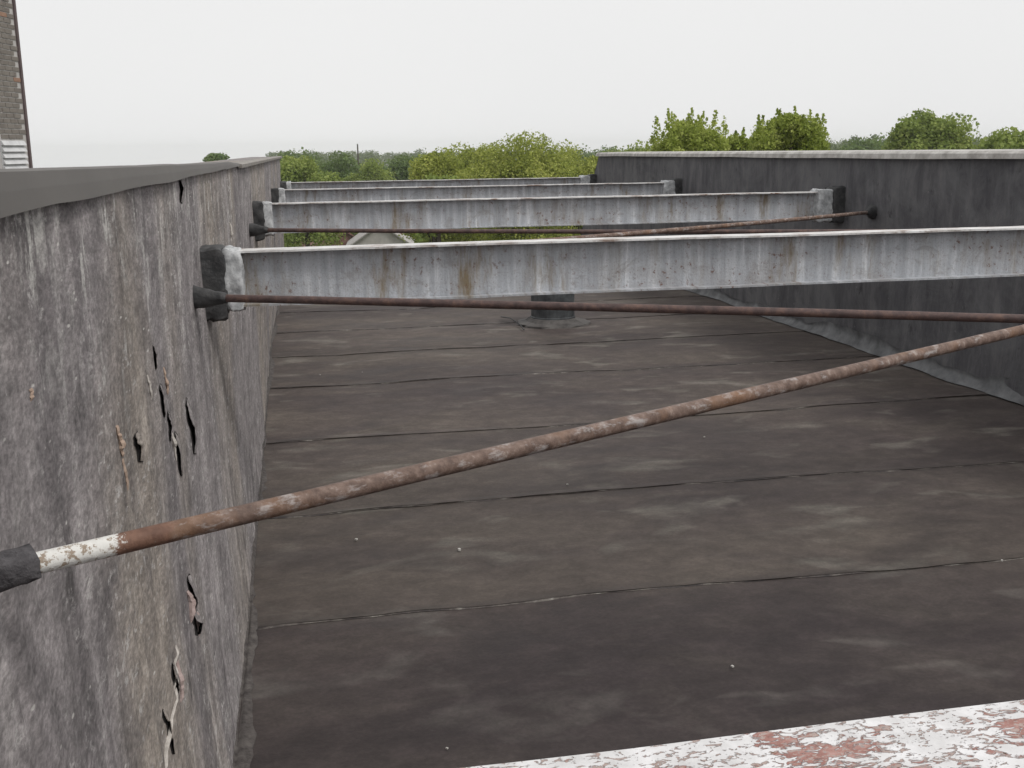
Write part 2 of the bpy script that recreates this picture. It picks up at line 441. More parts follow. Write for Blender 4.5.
MAT = dict(
    lwall=mat_left_wall(), lbase=mat_simple('flecked_base_flashing', (.040, .034, .033), (.125, .112, .105), 40, .85, .004, .3, 8), rwall=mat_right_wall(), floor=mat_floor(), seam=mat_seam(), beam=mat_beam(), flange=mat_flange(),
    peel=mat_peel(), rust=mat_rust(), drust=mat_dark_rust(), rustend=mat_rust_ended(),
    tar=mat_simple('tar_boot', (.030, .031, .033), (.085, .084, .085), 26, .6, .008),
    tar2=mat_simple('grey_mastic', (.050, .047, .051), (.125, .118, .124), 45, .75, .01),
    collar=mat_simple('pale_sealant', (.30, .31, .32), (.66, .67, .68), 30, .6, .006),
    coping=mat_simple('grey_coping_sheet', (.110, .102, .096), (.130, .121, .113), 2.2, .6, .001),
    cap=mat_simple('pale_cap_flashing', (.30, .28, .26), (.62, .60, .57), 9, .6, .004),
    edgecap=mat_simple('weathered_cap_edge', (.16, .145, .13), (.36, .335, .31), 14, .7, .004),
    cant=mat_simple('cracked_base_flashing', (.11, .105, .10), (.36, .345, .33), 24, .8, .008),
    rcant=mat_simple('grey_cant_strip', (.075, .076, .080), (.20, .204, .21), 7, .7, .008),
    gap_shade=mat_simple('shaded_gap_bitumen', (.016, .014, .014), (.035, .031, .030), 30, .8, .004),  # bitumen under the felt, near-black so the gap's shade is in the colour
    pale=mat_simple('pale_torn_felt', (.36, .33, .30), (.60, .56, .52), 50, .85, .003),
    pink=mat_simple('pinkish_torn_felt', (.27, .20, .185), (.46, .37, .35), 50, .85, .003),
    tan=mat_simple('bare_felt_core', (.30, .21, .16), (.46, .35, .28), 50, .85, .004),
    vent=mat_simple('blue_grey_vent_metal', (.020, .021, .025), (.12, .13, .135), 8, .55, .003, .4),
    ventbase=mat_simple('vent_flashing', (.055, .050, .049), (.135, .126, .12), 9, .7, .004),
    brickwall=None,
    masonry=mat_simple('building_masonry', (.16, .12, .10), (.24, .18, .15), 2, .85, .004),
    grit=mat_simple('pale_grit', (.35, .34, .31), (.6, .58, .55), 30, .85, 0),
    ground=mat_simple('grass_ground', (.045, .060, .022), (.085, .095, .04), .08, .9, 0),
    bark=mat_simple('bark', (.055, .043, .033), (.11, .09, .07), 6, .9, .01),
    yellow=mat_leaf('yellow_green_leaves', (.14, .185, .034), (.35, .395, .075), (.60, .61, .18), .35),
    mid=mat_leaf('mid_green_leaves', (.13, .185, .044), (.275, .35, .085), (.46, .51, .16), .3),
    dark=mat_leaf('dark_green_leaves', (.07, .115, .042), (.145, .215, .075), (.25, .32, .125), .3),
    sap=mat_leaf('sapling_leaves', (.165, .22, .04), (.36, .43, .085), (.58, .62, .20), .8),
    far=mat_leaf('far_wood_leaves', (.06, .095, .036), (.12, .17, .06), (.21, .26, .095), .06),
    pole=mat_simple('pole_wood', (.07, .06, .05), (.12, .10, .09), 4, .9, 0),
    pale_roof=mat_simple('pale_shingle_roof', (.30, .285, .27), (.42, .40, .38), 1.5, .85, 0),
    stucco=mat_simple('pale_stucco', (.38, .36, .345), (.54, .515, .49), .9, .85, 0),
    redroof=mat_simple('red_brown_roof', (.14, .075, .06), (.22, .12, .10), 2, .85, 0),
    slate=mat_simple('dark_slate_roof', (.085, .085, .092), (.14, .14, .15), 2, .8, 0),
    glass=mat_simple('dark_window_glass', (.012, .013, .018), (.022, .024, .03), 1, .12, 0, .5),
    white=mat_simple('white_louver_paint', (.50, .50, .51), (.68, .68, .69), 6, .6, 0),
    brick=mat_simple('grey_brown_brick', (.165, .145, .13), (.25, .225, .20), 3.3, .85, .003),
    brickred=mat_simple('orange_brick', (.26, .16, .12), (.38, .23, .16), 5, .85, .003),
    mortar=mat_simple('mortar', (.42, .405, .39), (.55, .53, .51), 12, .9, .002),
    trim=mat_simple('brown_corner_trim', (.10, .075, .075), (.15, .115, .115), 3, .7, 0),
)

# ------------------------------------------------------------------ the place: levels (camera lens is at z = 0)
ZF = -1.505          # roof felt
XR = 4.15            # inner face of the right wall
YEND = 15.0
GROUND = -13.0

# ground
gx = np.concatenate([-np.geomspace(1500, 5, 26), [0], np.geomspace(5, 1500, 26)])
X, Y = np.meshgrid(gx, gx, indexing='ij')
R = np.hypot(X, Y)
def ground_f(x, y):
    r = np.hypot(x, y); az = np.degrees(np.arctan2(x, y))
    fall = np.clip((-4.0 - az) / 5.0, 0, 1) * np.clip((r - 150) / 500, 0, 2.5)        # the land drops away to the left
    return GROUND + np.clip((r - 160) / 500, 0, 1.2) * 2.2 + fbm(x / 210, y / 210, 3, 2) * np.clip((r - 120) / 300, 0, 1) * 3.5 - fall * 20
Z = ground_f(X, Y)
gr = mesh_obj('ground', np.stack([X, Y, Z], -1).reshape(-1, 3), grid_faces(len(gx), len(gx)), MAT['ground'], smooth=True)
gr['kind'] = 'structure'
def ground_z(x, y): return float(ground_f(np.float64(x), np.float64(y)))

# the building under the roof
v, f = join_geo([box_geo(-9.0, 12.0, -8.0, YEND + .12, GROUND - .6, ZF - .10)])
bd = mesh_obj('building_block', v, f, MAT['masonry'])
tag(bd, 'masonry building block carrying the flat roof and its parapets', 'building')

# roof deck (a slab) with its felt sheets
v, f = box_geo(-9.05, 12.05, -8.05, YEND + .18, ZF - .098, ZF - .045)
deck = mesh_obj('roof_deck', v, f, MAT['ventbase'])
deck['kind'] = 'structure'

def hz(x, y):
    return fbm(x * .9, y * .9, 31, 3) * .022 + fbm(x * 3.2, y * 4.2, 33, 2) * .004

seams = [-2.4, -1.2, 0.0, 1.10, 2.16, 3.33, 4.44, 5.68, 7.03, 8.12, 9.25, 10.4, 11.55, 12.7, 13.85, YEND + .1]
XL0 = -0.34
for k in range(len(seams) - 1):
    y0, y1 = seams[k], seams[k + 1]
    nx = 150; ny = 26
    xs = np.linspace(XL0, XR + .04, nx); ts = np.linspace(0, 1, ny)
    Xg, Tg = np.meshgrid(xs, ts, indexing='ij')
    edge = fbm(xs * 1.3, xs * 0 + k * 5.1, 40 + k, 5) * .035
    edge2 = fbm(xs * 1.3, xs * 0 + (k + 1) * 5.1, 41 + k, 5) * .035
    Yg = (y0 + edge[:, None]) * (1 - Tg) + (y1 + .05 + edge2[:, None]) * Tg
    lift = np.clip(fbm(xs * 2.4, xs * 0 + k, 60 + k, 3), 0, 1) * .006
    Zg = ZF + hz(Xg, Yg) + .005 * (1 - Tg) - .002 + lift[:, None] * np.exp(-Tg * 22)
    V = np.stack([Xg, Yg, Zg], -1).reshape(-1, 3)
    # the exposed near edge: a thin lip turned down onto the next sheet
    lip = np.stack([xs, Yg[:, 0] + .004, Zg[:, 0] - .0065], -1)
    Fg = grid_faces(nx, ny); b = len(V)
    Fl = np.array([(i * ny, b + i, b + i + 1, (i + 1) * ny) for i in range(nx - 1)])[:, ::-1]
    o = mesh_obj('roofing_sheet', np.concatenate([V, lip]), np.concatenate([Fg, Fl]), MAT['floor'], deck)
    tone = {3: .70, 4: .72, 5: .86, 6: 1.0, 7: 1.08, 8: 1.0, 9: 1.1}.get(k, 1.04 if k > 9 else .72)
    o.color = (tone, tone * (.985 if tone < .8 else 1.0), tone * (1.0 if tone < .8 else .97), 1)
    # bead of tar that squeezed out of the lap
    r_ = np.clip(.0016 + fbm(xs * 5, xs * 0 + k * 3.3, 80 + k, 4) * .006, .0003, .02)
    ring = []
    for j, (cy, cz) in enumerate(((-1, -.35), (-.3, .55), (.9, .9), (1.2, -.4))):
        ring.append(np.stack([xs, Yg[:, 0] - .002 + cy * r_ * 1.7, Zg[:, 0] - .0035 + cz * r_ * .9], -1))
    ring = np.stack(ring, 1).reshape(-1, 3)
    Fs = grid_faces(nx, 4)[:, ::-1]
    s = mesh_obj('seam', ring, Fs, MAT['seam'], o)

# ------------------------------------------------------------------ left parapet
def wall_x(y, z):
    xt = -0.41 + 0.0205 * np.asarray(y, float)
    xb = np.where(np.asarray(y) < 9, -0.205, -0.205 + (np.asarray(y, float) - 9) * .017)
    s = np.clip((-np.asarray(z, float) - .07) / 1.435, 0, 1.02)
    return xt + (xb - xt) * s ** 2.2

ZT = -0.072
ys = np.concatenate([np.arange(-1.5, .8, .05), np.arange(.8, 3.6, .0075), np.geomspace(3.6, YEND, 330)])
zs = np.linspace(ZF - .01, ZT, 210)
Yg, Zg = np.meshgrid(ys, zs, indexing='ij')
def wall_d(y, z):
    d = fbm(y * 6, z * .9, 5, 4) * .007 + fbm(y * 24, z * 3.0, 6, 4) * .0020 + fbm(y * 1.2, z * 1.5, 7, 2) * .012
    d = d + np.maximum(fbm(y * 14, z * 1.1, 8, 3) - .22, 0) * .016            # vertical welts in the felt
    return d + np.maximum(fbm(y * 55, z * 18, 9, 3) - .1, 0) * .003
def wall_s(y, z): return float(wall_x(y, z)) + float(wall_d(np.float64(y), np.float64(z)))
Xg = wall_x(Yg, Zg) + wall_d(Yg, Zg)
lw = thing('parapet_wall', 'weathered streaky grey-brown parapet wall along the left side with peeling felt', 'wall', (-.3, 7, ZF))
n1, n2 = len(ys), len(zs)
V = np.stack([Xg, Yg, Zg], -1).reshape(-1, 3)
Fg = grid_faces(n1, n2)
# ends, top and back closed
back = V.reshape(n1, n2, 3).copy(); back[..., 0] = (-.78 + .0205 * back[..., 1])
nb = len(V)
def strip(ia, ib):
    ia = np.asarray(ia); ib = np.asarray(ib); return np.stack([ia[:-1], ib[:-1], ib[1:], ia[1:]], 1)
idx = np.arange(n1 * n2).reshape(n1, n2)
Vb = np.concatenate([back[:, -1], back[:, 0]]); bt = nb + np.arange(n1); bb = nb + n1 + np.arange(n1)
Fall = [Fg, strip(idx[:, -1], bt)[:, ::-1], strip(bt, bb)]
Vend = []
Fe = []
base = nb + len(Vb)
for e, row in enumerate((0, n1 - 1)):
    col_ = back[row]; i0 = base + len(Vend); Vend += [tuple(p) for p in col_]
    st_ = strip(idx[row], i0 + np.arange(n2)); Fe.append(st_ if e == 0 else st_[:, ::-1])
mesh_obj('wall_face', np.concatenate([V, Vb, np.array(Vend)]), np.concatenate(Fall + Fe), MAT['lwall'], lw, smooth=True)

# coping sheet over the near part, thin cap beyond
rings = []
for y in np.linspace(-1.5, 6.3, 60):
    x = float(wall_x(y, ZT)) + float(fbm(y * 1.4, 3, 11)) * .006
    zt = -.008 - .0072 * y + float(fbm(y * 1.1, 8, 12)) * .003
    zb = -.078 + float(fbm(y * 2.2, 5, 13)) * .006
    k = max(0, (y - 5.7) / .6); zt = zt * (1 - k) + (-.06) * k
    rings.append([(x + .020, y, zb), (x + .017, y, (zb + zt) / 2), (x + .013, y, zt - .004), (x + .004, y, zt), (x - .2, y, zt - .008), (x - .38, y, zt - .020), (x - .395, y, zt - .02), (x - .395, y, zb - .05), (x - .37, y, zb - .05), (x - .37, y, ZT + .003), (x - .03, y, ZT + .003), (x + .004, y, zb)])
v, f = loft(rings)
mesh_obj('coping', v, [tuple(reversed(q)) for q in f], MAT['coping'], lw)
rings = []
for y in np.linspace(6.32, YEND + .12, 40):
    x = float(wall_x(y, ZT)); j = float(fbm(y * 2.6, 1, 14)) * .006; q = .02 if y > 11 else 0
    rings.append([(x + .032 + j, y, -.090), (x + .034 + j, y, -.070), (x + .01, y, -.064), (x - .38, y, -.088), (x - .40, y, -.11), (x - .37, y, -.112), (x - .365, y, -.096), (x + .004, y, ZT + .002), (x + .012, y, -.09)])
v, f = loft(rings)
mesh_obj('cap', v, [tuple(reversed(q)) for q in f], MAT['edgecap'], lw)

# ragged base flashing where the wall turns onto the roof
nx = 420
ybs = np.concatenate([np.linspace(.5, 5, 300), np.linspace(5.02, YEND - .1, 120)])
wid = np.maximum(.016 + fbm(ybs * 2.4, ybs * 0, 21, 4) * .035 + fbm(ybs * 15, ybs * 0, 22, 3) * .014, .002)
hgt = .030 + fbm(ybs * 2.5, ybs * 0 + 4, 23, 3) * .02
P = []
for t in range(7):
    s = t / 6
    xx = np.where(s < .5, wall_x(ybs, ZF + hgt * (1 - 2 * s)) + wall_d(ybs, ZF + hgt * (1 - 2 * s)), wall_x(ybs, ZF) + wid * (2 * s - 1)) + .006 * (1 - abs(2 * s - 1)) ** .5
    zz = np.where(s < .5, ZF + hgt * (1 - 2 * s), ZF + hz(xx, ybs) * 1.0 + .006 - .003 * max(0, 2 * s - 1) ** 2) + (.003 if t == 3 else .0)
    xx = xx + fbm(ybs * 20, ybs * 0 + t * 3, 24, 3) * .002 * (t > 4) - .005 * (t < 2)
    P.append(np.stack([xx, ybs, zz], -1))
P = np.stack(P, 1).reshape(-1, 3)
mesh_obj('base_flashing', P, grid_faces(len(ybs), 7)[:, ::-1], MAT['lbase'], lw)
# blisters that have split open: near edge lifted, far edge still stuck
def flap(y, z, h, lift, seed, lean=0.0, deep=None):
    deep = deep or .010 * y ** 2.2
    nu, nv = 17, 8
    out, inn, und = [], [], []
    for i in range(nu):
        u = i / (nu - 1); env = max(0.0, math.sin(math.pi * u)) ** .9 * (1 + .5 * float(fbm(u * 3, seed, seed)))
        ww = deep * (.35 + .65 * env)
        for j in range(nv):
            t = j / (nv - 1)
            zz = z + (u - .5) * h * (1 + .25 * t)
            yy = y + ww * t + lean * (u - .5) * h + float(fbm(u * 4, seed + 9, seed + 3)) * .02 * (1 - t)
            b = wall_s(yy, zz)
            off = lift * env * (1 - t) ** .75
            xx = b + off + .0035 * (1 - t) - .002 * t
            out.append((xx + .0022, yy, zz)); inn.append((xx, yy + .001, zz)); und.append((b + .0012, yy - .004, zz))
    F1 = grid_faces(nu, nv)[:, ::-1]; n_ = nu * nv
    Fx = [tuple(r) for r in F1]
    for i in range(nu - 1):
        a = i * nv; Fx.append((a, a + nv, a + nv + n_, a + n_))
    nf = len(Fx)
    Fx += [tuple(r) for r in F1[:, ::-1] + n_] + [tuple(r) for r in F1 + 2 * n_]
    o = mesh_obj('peeling_flap', out + inn + und, [tuple(map(int, q)) for q in Fx], MAT['lwall'], lw, True)
    o.data.materials.append(MAT['gap_shade'])  # felt underside and patch behind it, coloured dark as shade inside the gap
    for q in range(nf, len(Fx)): o.data.polygons[q].material_index = 1
    return o

def sliver(y0, z0, y1, z1, wd, mat, seed):
    """a torn strip of felt curling out of the wall"""
    nu = 14; P = []
    for i in range(nu):
        u = i / (nu - 1); env = math.sin(math.pi * (.08 + .88 * u)) ** .7 * (1 + .9 * float(fbm(u * 5, seed, seed)))
        y = y0 + (y1 - y0) * u + float(fbm(u * 4, seed + 3, seed)) * .012; z = z0 + (z1 - z0) * u
        b = wall_s(y, z); w_ = wd * env
        P += [(b - .004, y, z), (b + w_ * .5, y - .004, z), (b + w_, y + .003, z), (b + w_ * .9, y + .012, z), (b - .004, y + .012, z)]
    v, f = loft([P[i * 5:(i + 1) * 5] for i in range(nu)])
    return mesh_obj('torn_strip', v, f, MAT[mat], lw)

for q, a_ in enumerate([(3.14, -.779, .14, .010), (2.30, -.607, .055, .0065), (2.70, -.60, .07, .0042), (2.76, -.68, .06, .0042, .3), (2.83, -.775, .10, .006),
                        (2.66, -.481, .055, .004), (3.56, -.116, .07, .005),
                        (2.60, -1.072, .085, .009), (2.56, -1.135, .045, .014), (2.19, -1.085, .055, .006), (2.02, -1.115, .08, .005)]):
    flap(*a_[:4], 100 + q * 7, *(a_[4:]))
for q, a_ in enumerate([(2.13, -.515, 2.14, -.58, .009, 'tan'), (2.14, -.585, 2.145, -.65, .004, 'tan'), (2.79, -.70, 2.81, -.78, .008, 'pale'), (2.84, -.54, 2.84, -.61, .006, 'tan'),
                        (5.48, -.335, 5.48, -.44, .013, 'pale'), (1.61, -.328, 1.612, -.345, .003, 'tan'), (2.57, -1.045, 2.55, -1.115, .013, 'pink'), (2.60, -1.12, 2.59, -1.17, .014, 'pink'),
                        (2.27, -1.05, 2.16, -1.10, .007, 'pale'), (2.17, -1.10, 1.90, -1.125, .008, 'pale'), (2.24, -1.07, 2.20, -1.14, .012, 'pink'), (2.55, -.50, 2.56, -.56, .004, 'pale')]):
    sliver(*a_[:5], MAT and a_[5], 400 + q * 5)

# ------------------------------------------------------------------ right parapet
rw = thing('parapet_wall', 'black tarred parapet wall along the right side under a pale cap', 'wall', (XR, 7, ZF))
ys = np.concatenate([np.arange(-1.5, 3.0, .1), np.linspace(3.0, 14.45, 420)])
zs = np.linspace(ZF - .01, -.12, 80)
Yg, Zg = np.meshgrid(ys, zs, indexing='ij')
Yg = Yg + np.clip((Yg - 13.5) / .95, 0, 1) * np.clip(-.12 - Zg, 0, 2) * .9        # far end leans outward toward the base
d = fbm(Yg * 2.2, Zg * 1.2, 51, 4) * .020 + fbm(Yg * 11, Zg * 3, 52, 4) * .008
topz = -.094 - (Yg - 5.6) * .0026
Zg = ZF - .01 + (Zg - ZF + .01) / (-.12 - ZF + .01) * (topz + .02 - ZF + .01)
Xg = XR - d
n1, n2 = len(ys), len(zs)
V = np.stack([Xg, Yg, Zg], -1).reshape(-1, 3); idx = np.arange(n1 * n2).reshape(n1, n2)
back = V.reshape(n1, n2, 3).copy(); back[..., 0] = XR + .36
nb = len(V); Vb = np.concatenate([back[:, -1], back[:, 0]]); bt = nb + np.arange(n1); bb = nb + n1 + np.arange(n1)
Vend = []; Fe = []; base = nb + len(Vb)
for e, row in enumerate((0, n1 - 1)):
    i0 = base + len(Vend); Vend += [tuple(p) for p in back[row]]
    st_ = strip(idx[row], i0 + np.arange(n2)); Fe.append(st_[:, ::-1] if e == 0 else st_)
mesh_obj('wall_face', np.concatenate([V, Vb, np.array(Vend)]), np.concatenate([grid_faces(n1, n2)[:, ::-1], strip(idx[:, -1], bt), strip(bt, bb)[:, ::-1]] + Fe), MAT['rwall'], rw, smooth=True)
rings = []
for y in np.linspace(-1.5, 14.5, 70):
    t = -.094 - (y - 5.6) * .0026; j = float(fbm(y * 1.6, 2, 55)) * .008; k = float(fbm(y * .9, 6, 56)) * .006
    rings.append([(XR - .040 + j, y, t - .002 + k), (XR - .036 + j, y, t + .030), (XR - .015, y, t + .046), (XR + .38, y, t + .052), (XR + .40, y, t + .02), (XR + .40, y, t - .01), (XR + .375, y, t - .01), (XR + .37, y, t + .024), (XR - .012, y, t + .024), (XR - .018, y, t)])
v, f = loft(rings)
mesh_obj('cap', v, f, MAT['cap'], rw)
# cant strip at the foot of the wall
ybs = np.linspace(-1.2, YEND - .3, 420); P = []
wid = .05 + fbm(ybs * 2.2, ybs * 0, 57, 5) * .05; hg = .085 + fbm(ybs * 1.8, ybs * 0 + 3, 58, 6) * .08
for t in range(7):
    s = t / 6
    xx = XR - .004 - wid * s ** 1.5 + fbm(ybs * 9, ybs * 0 + t, 59, 3) * .006
    zz = ZF + hg * (1 - s) ** 1.4 + hz(xx, ybs) * s + .009 + (.006 if t == 6 else 0) * 0
    xx = xx - (.010 if t == 0 else 0)
    P.append(np.stack([xx, ybs, zz], -1))
mesh_obj('cant_strip', np.stack(P, 1).reshape(-1, 3), grid_faces(len(ybs), 7), MAT['rcant'], rw)

# ------------------------------------------------------------------ steel beams between the parapets
def plate(x0, x1, y0, y1, z0, z1, seed, wob=.004, n=70):
    rings = []
    for x in np.linspace(x0, x1, n):
        a = float(fbm(x * 2.2, seed, seed)) * wob; b = float(fbm(x * 2.2, seed + 5, seed + 1)) * wob; c = float(fbm(x * 3, seed + 8, seed + 2)) * wob * .6
        rings.append([(x, y0 + a, z0 + c), (x, y0 + a, z1 + c), (x, y1 + b, z1 + c), (x, y1 + b, z0 + c)])
    v, f = loft(rings)
    return v, [tuple(reversed(q)) for q in f]

def steel_beam(yn, zt, label, top, xl, seed, paint='beam', dep=.205):
    """yn: near edge of the flange, zt: top"""
    fwid, tf, tw = .102, .0075, .006
    yc = yn + fwid / 2
    t = thing('steel_beam', label, 'beam', ((xl + XR) / 2, yc, zt - dep), 'steel beams spanning between the parapets')
    x0, x1 = xl - .02, XR + .05
    mesh_obj('top_flange', *plate(x0, x1, yn, yn + fwid, zt - tf, zt, seed), MAT[top], t)
    mesh_obj('web', *plate(x0, x1, yc - tw / 2, yc + tw / 2, zt - dep + tf, zt - tf, seed + 20, .0015), MAT[paint], t)
    mesh_obj('bottom_flange', *plate(x0, x1, yn, yn + fwid, zt - dep, zt - dep + tf, seed + 40), MAT[paint], t)
    # left: tar block on the wall, pale sealant collar round the beam end
    lx = xl
    mesh_obj('wall_boot', *lumpy_box(lx - .06, lx + .082, yn - .030, yn + fwid + .035, zt - dep - .045, zt + .012, .016, seed + 3), MAT['tar'], t, True)
    mesh_obj('sealant_collar', *lumpy_box(lx + .076, lx + .142, yn - .016, yn + fwid + .014, zt - dep - .018, zt + .008, .018, seed + 4), MAT['collar'], t, True)
    v, f = lumpy_box(XR - .095, XR + .05, yn - .03, yn + fwid + .04, zt - dep - .03, zt + .035, .014, seed + 6)
    mesh_obj('wall_boot', v, f, MAT['tar'], t, True)
    mesh_obj('sealant_collar', *lumpy_box(XR - .215, XR - .085, yn - .020, yn + fwid + .016, zt - dep - .022, zt + .016, .020, seed + 7), MAT['collar'], t, True)
    return t

steel_beam(.458, -.3515, 'nearest steel beam with peeling white paint over red primer', 'peel', -.40, 200, 'peel')
steel_beam(4.05, -.3515, 'long grey streaked steel beam in front of the squat roof vent', 'flange', -.325, 210)
steel_beam(7.70, -.3510, 'second grey steel beam back, its sealed right end meeting the black wall', 'flange', -.262, 220)
steel_beam(11.2, -.3770, 'third grey steel beam back, rusty streaks, ending mid-way along the black wall', 'flange', -.185, 230)
steel_beam(14.6, -.4000, 'farthest thin steel beam at the end of the black wall below the trees', 'flange', -.112, 240)

# ------------------------------------------------------------------ diagonal brace pipes
def cone_boot(p, d, r0, r1, ln, seed, mat, parent, n=14):
    """flaring tar boot from the wall along the pipe"""
    p = Vector(p); d = Vector(d).normalized()
    a = d.cross(Vector((0, 0, 1))).normalized(); b = a.cross(d)
    rings = []
    for i in range(9):
        s = i / 8; r = r0 + (r1 - r0) * s ** .6
        c = p + d * (ln * s - .03)
        rings.append([c + (a * math.cos(2 * math.pi * k / n) + b * math.sin(2 * math.pi * k / n)) * r * (1 + .5 * float(fbm(s * 5 + seed, min(k, n - k) * .9, seed))) for k in range(n)])
    v, f = loft(rings)
    return mesh_obj('wall_boot', v, [tuple(reversed(q)) for q in f], mat, parent, True)

def brace(pts, label, mat, seed, boot=(.034, .016, .10), boot_mats=('tar', 'tar')):
    P = [Vector(p) for p in pts]
    # smooth quadratic through the points
    n = 90; path = []
    L = [0]
    for i in range(len(P) - 1): L.append(L[-1] + (P[i + 1] - P[i]).length)
    co = [np.polyfit(L, [p[k] for p in P], min(2, len(P) - 1)) for k in range(3)]
    for i in range(n + 1):
        s = L[-1] * i / n
        path.append(Vector([float(np.polyval(c, s)) for c in co]))
    t = thing('brace_pipe', label, 'pipe', tuple(path[0]), 'diagonal brace pipes')
    mesh_obj('pipe', *tube(path, .0132, 16, .06, seed), MAT[mat], t, True)
    cone_boot(path[0], path[3] - path[0], boot[0], boot[1], boot[2], seed, MAT[boot_mats[0]], t)
    cone_boot(path[-1], path[-4] - path[-1], boot[0], boot[1], boot[2], seed + 5, MAT[boot_mats[1]], t)
    return t

pa = brace([(-.39, 1.228, -.465), (1.80, 2.39, -.465), (4.15, 3.64, -.466)],
           'rusty brace pipe crossing the foreground with white paint on its left end', 'rustend', 300, (.024, .0205, .118), ('tar2', 'tar'))
brace([(-.355, 3.74, -.476), (.933, 3.23, -.485), (2.03, 2.69, -.495), (4.15, 1.60, -.50)],
      'dark brown brace pipe running just below the long grey beam', 'drust', 310, (.066, .015, .17))
brace([(-.27, 7.18, -.492), (2.36, 6.066, -.494), (4.15, 5.46, -.494)],
      'dark brace pipe along the second beam with a black boot at the left wall', 'drust', 320, (.065, .015, .17))
brace([(4.15, 7.24, -.482), (2.31, 5.96, -.464), (-.30, 4.62, -.462)],
      'thin rusty brace pipe rising to a black boot on the right wall', 'rust', 330, (.075, .015, .17))

# ------------------------------------------------------------------ roof vent
vx, vy = 2.20, 9.1
vt = thing('roof_vent', 'squat round blue-grey metal roof vent standing on the felt', 'vent', (vx, vy, ZF))
def lathe(prof, cx, cy, n=36, jit=0, seed=0):
    rings = [[(cx + r * math.cos(2 * math.pi * k / n) * (1 + jit * float(fbm(k * .5, z * 20, seed))), cy + r * math.sin(2 * math.pi * k / n) * (1 + jit * float(fbm(k * .5, z * 20, seed))), z) for k in range(n)] for r, z in prof]
    v, f = loft(rings); return v, f
mesh_obj('flashing', *lathe([(.33, ZF - .004), (.32, ZF + .020), (.24, ZF + .034), (.205, ZF + .06), (.19, ZF + .062)], vx, vy, 36, .14, 4), MAT['ventbase'], vt)
mesh_obj('stack', *lathe([(.198, ZF + .02), (.197, ZF + .07), (.190, ZF + .075), (.190, ZF + .36)], vx, vy, 36, .02, 5), MAT['vent'], vt, False)
mesh_obj('rain_cap', *lathe([(.19, ZF + .355), (.205, ZF + .36), (.207, ZF + .40), (.15, ZF + .44), (.02, ZF + .46)], vx, vy), MAT['vent'], vt)
tw = tube([(1.80, 9.42, ZF + .03), (1.84, 9.2, ZF + .05), (1.875, 8.95, ZF + .028), (1.86, 8.72, ZF + .022)], 0.005, 7, .3, 2)
tag(mesh_obj('twig', *tw, MAT['tar'], None), 'thin dark twig lying on the felt left of the vent', 'twig')

# grit on the felt
V, F = [], []
for q in range(11):
    y = random.uniform(2.1, 7.5); x = random.uniform(-.05, 4.0); s = random.uniform(.0015, .0035)
    if random.random() < .12: s *= 1.7
    z = ZF + float(hz(x, y)) + .009
    a_, b_ = box_geo(-s, s, -s * 1.3, s * 1.3, -s * .6, s * .7)
    R3 = Matrix.Rotation(random.uniform(0, 6), 3, 'Z'); bs = len(V)
    V += [tuple(R3 @ Vector(p) + Vector((x, y, z))) for p in a_]; F += [tuple(i_ + bs for i_ in q_) for q_ in b_]
o = mesh_obj('roof_grit', V, F, MAT['grit']); o['kind'] = 'stuff'
o['label'] = 'pale grit scattered on the roof felt'; o['category'] = 'grit'

# ------------------------------------------------------------------ brick tower, upper left
TE = Vector((-3.86, 18.0, 0)); ang = math.radians(14.5)
td = Vector((math.sin(ang), math.cos(ang), 0)); tn = Vector((math.cos(ang), -math.sin(ang), 0))   # along the face (away), outward normal
tw_ = thing('brick_tower', 'grey-brown brick tower rising beyond the left parapet at the picture edge', 'tower', (TE.x - 2, TE.y - 2, GROUND))
def tpt(s, o, z): return tuple(TE - td * s + tn * o + Vector((0, 0, z)))      # s metres back from the far corner, o proud of the face
def tbox(s0, s1, o0, o1, z0, z1):
    v = [tpt(s0, o0, z0), tpt(s1, o0, z0), tpt(s1, o1, z0), tpt(s0, o1, z0), tpt(s0, o0, z1), tpt(s1, o0, z1), tpt(s1, o1, z1), tpt(s0, o1, z1)]
    return v, [(0, 1, 2, 3), (7, 6, 5, 4), (4, 5, 1, 0), (5, 6, 2, 1), (6, 7, 3, 2), (7, 4, 0, 3)]
mesh_obj('wall', *join_geo([tbox(.0, .92, -5, 0, GROUND - .5, 6.5), tbox(.92, 1.75, -5, 0, .80, 6.5), tbox(.92, 1.75, -5, -.18, GROUND - .5, .80), tbox(1.75, 5.0, -5, 0, GROUND - .5, 6.5)]), MAT['mortar'], tw_)
wnd = mesh_obj('window', *tbox(.925, 1.745, -.16, -.14, -.9, .795), MAT['glass'], tw_)
mesh_obj('frame', *join_geo([tbox(.925, .97, -.14, -.10, -.9, .795), tbox(1.70, 1.745, -.14, -.10, -.9, .795), tbox(.97, 1.70, -.14, -.10, .75, .795)]), MAT['trim'], wnd)
mesh_obj('corner_trim', *tbox(-.012, .045, -.2, .03, GROUND - .5, 6.4), MAT['trim'], tw_)
lv = mesh_obj('louver_panel', *tbox(.16, .84, .002, .016, -1.0, .20), MAT['white'], tw_)
for k in range(13):
    z = -.95 + k * .09
    v = [tpt(.16, .017, z), tpt(.84, .017, z), tpt(.84, .06, z), tpt(.16, .06, z), tpt(.16, .017, z + .062), tpt(.84, .017, z + .062), tpt(.84, .03, z + .06), tpt(.16, .03, z + .06)]
    mesh_obj('slat', v, [(0, 1, 2, 3), (7, 6, 5, 4), (4, 5, 1, 0), (5, 6, 2, 1), (6, 7, 3, 2), (7, 4, 0, 3)], MAT['white'], lv)
bv = [(0, 0, 0), (.2, 0, 0), (.2, 0, .058), (0, 0, .058), (0, .012, 0), (.2, .012, 0), (.2, .012, .058), (0, .012, .058)]
bme = {}
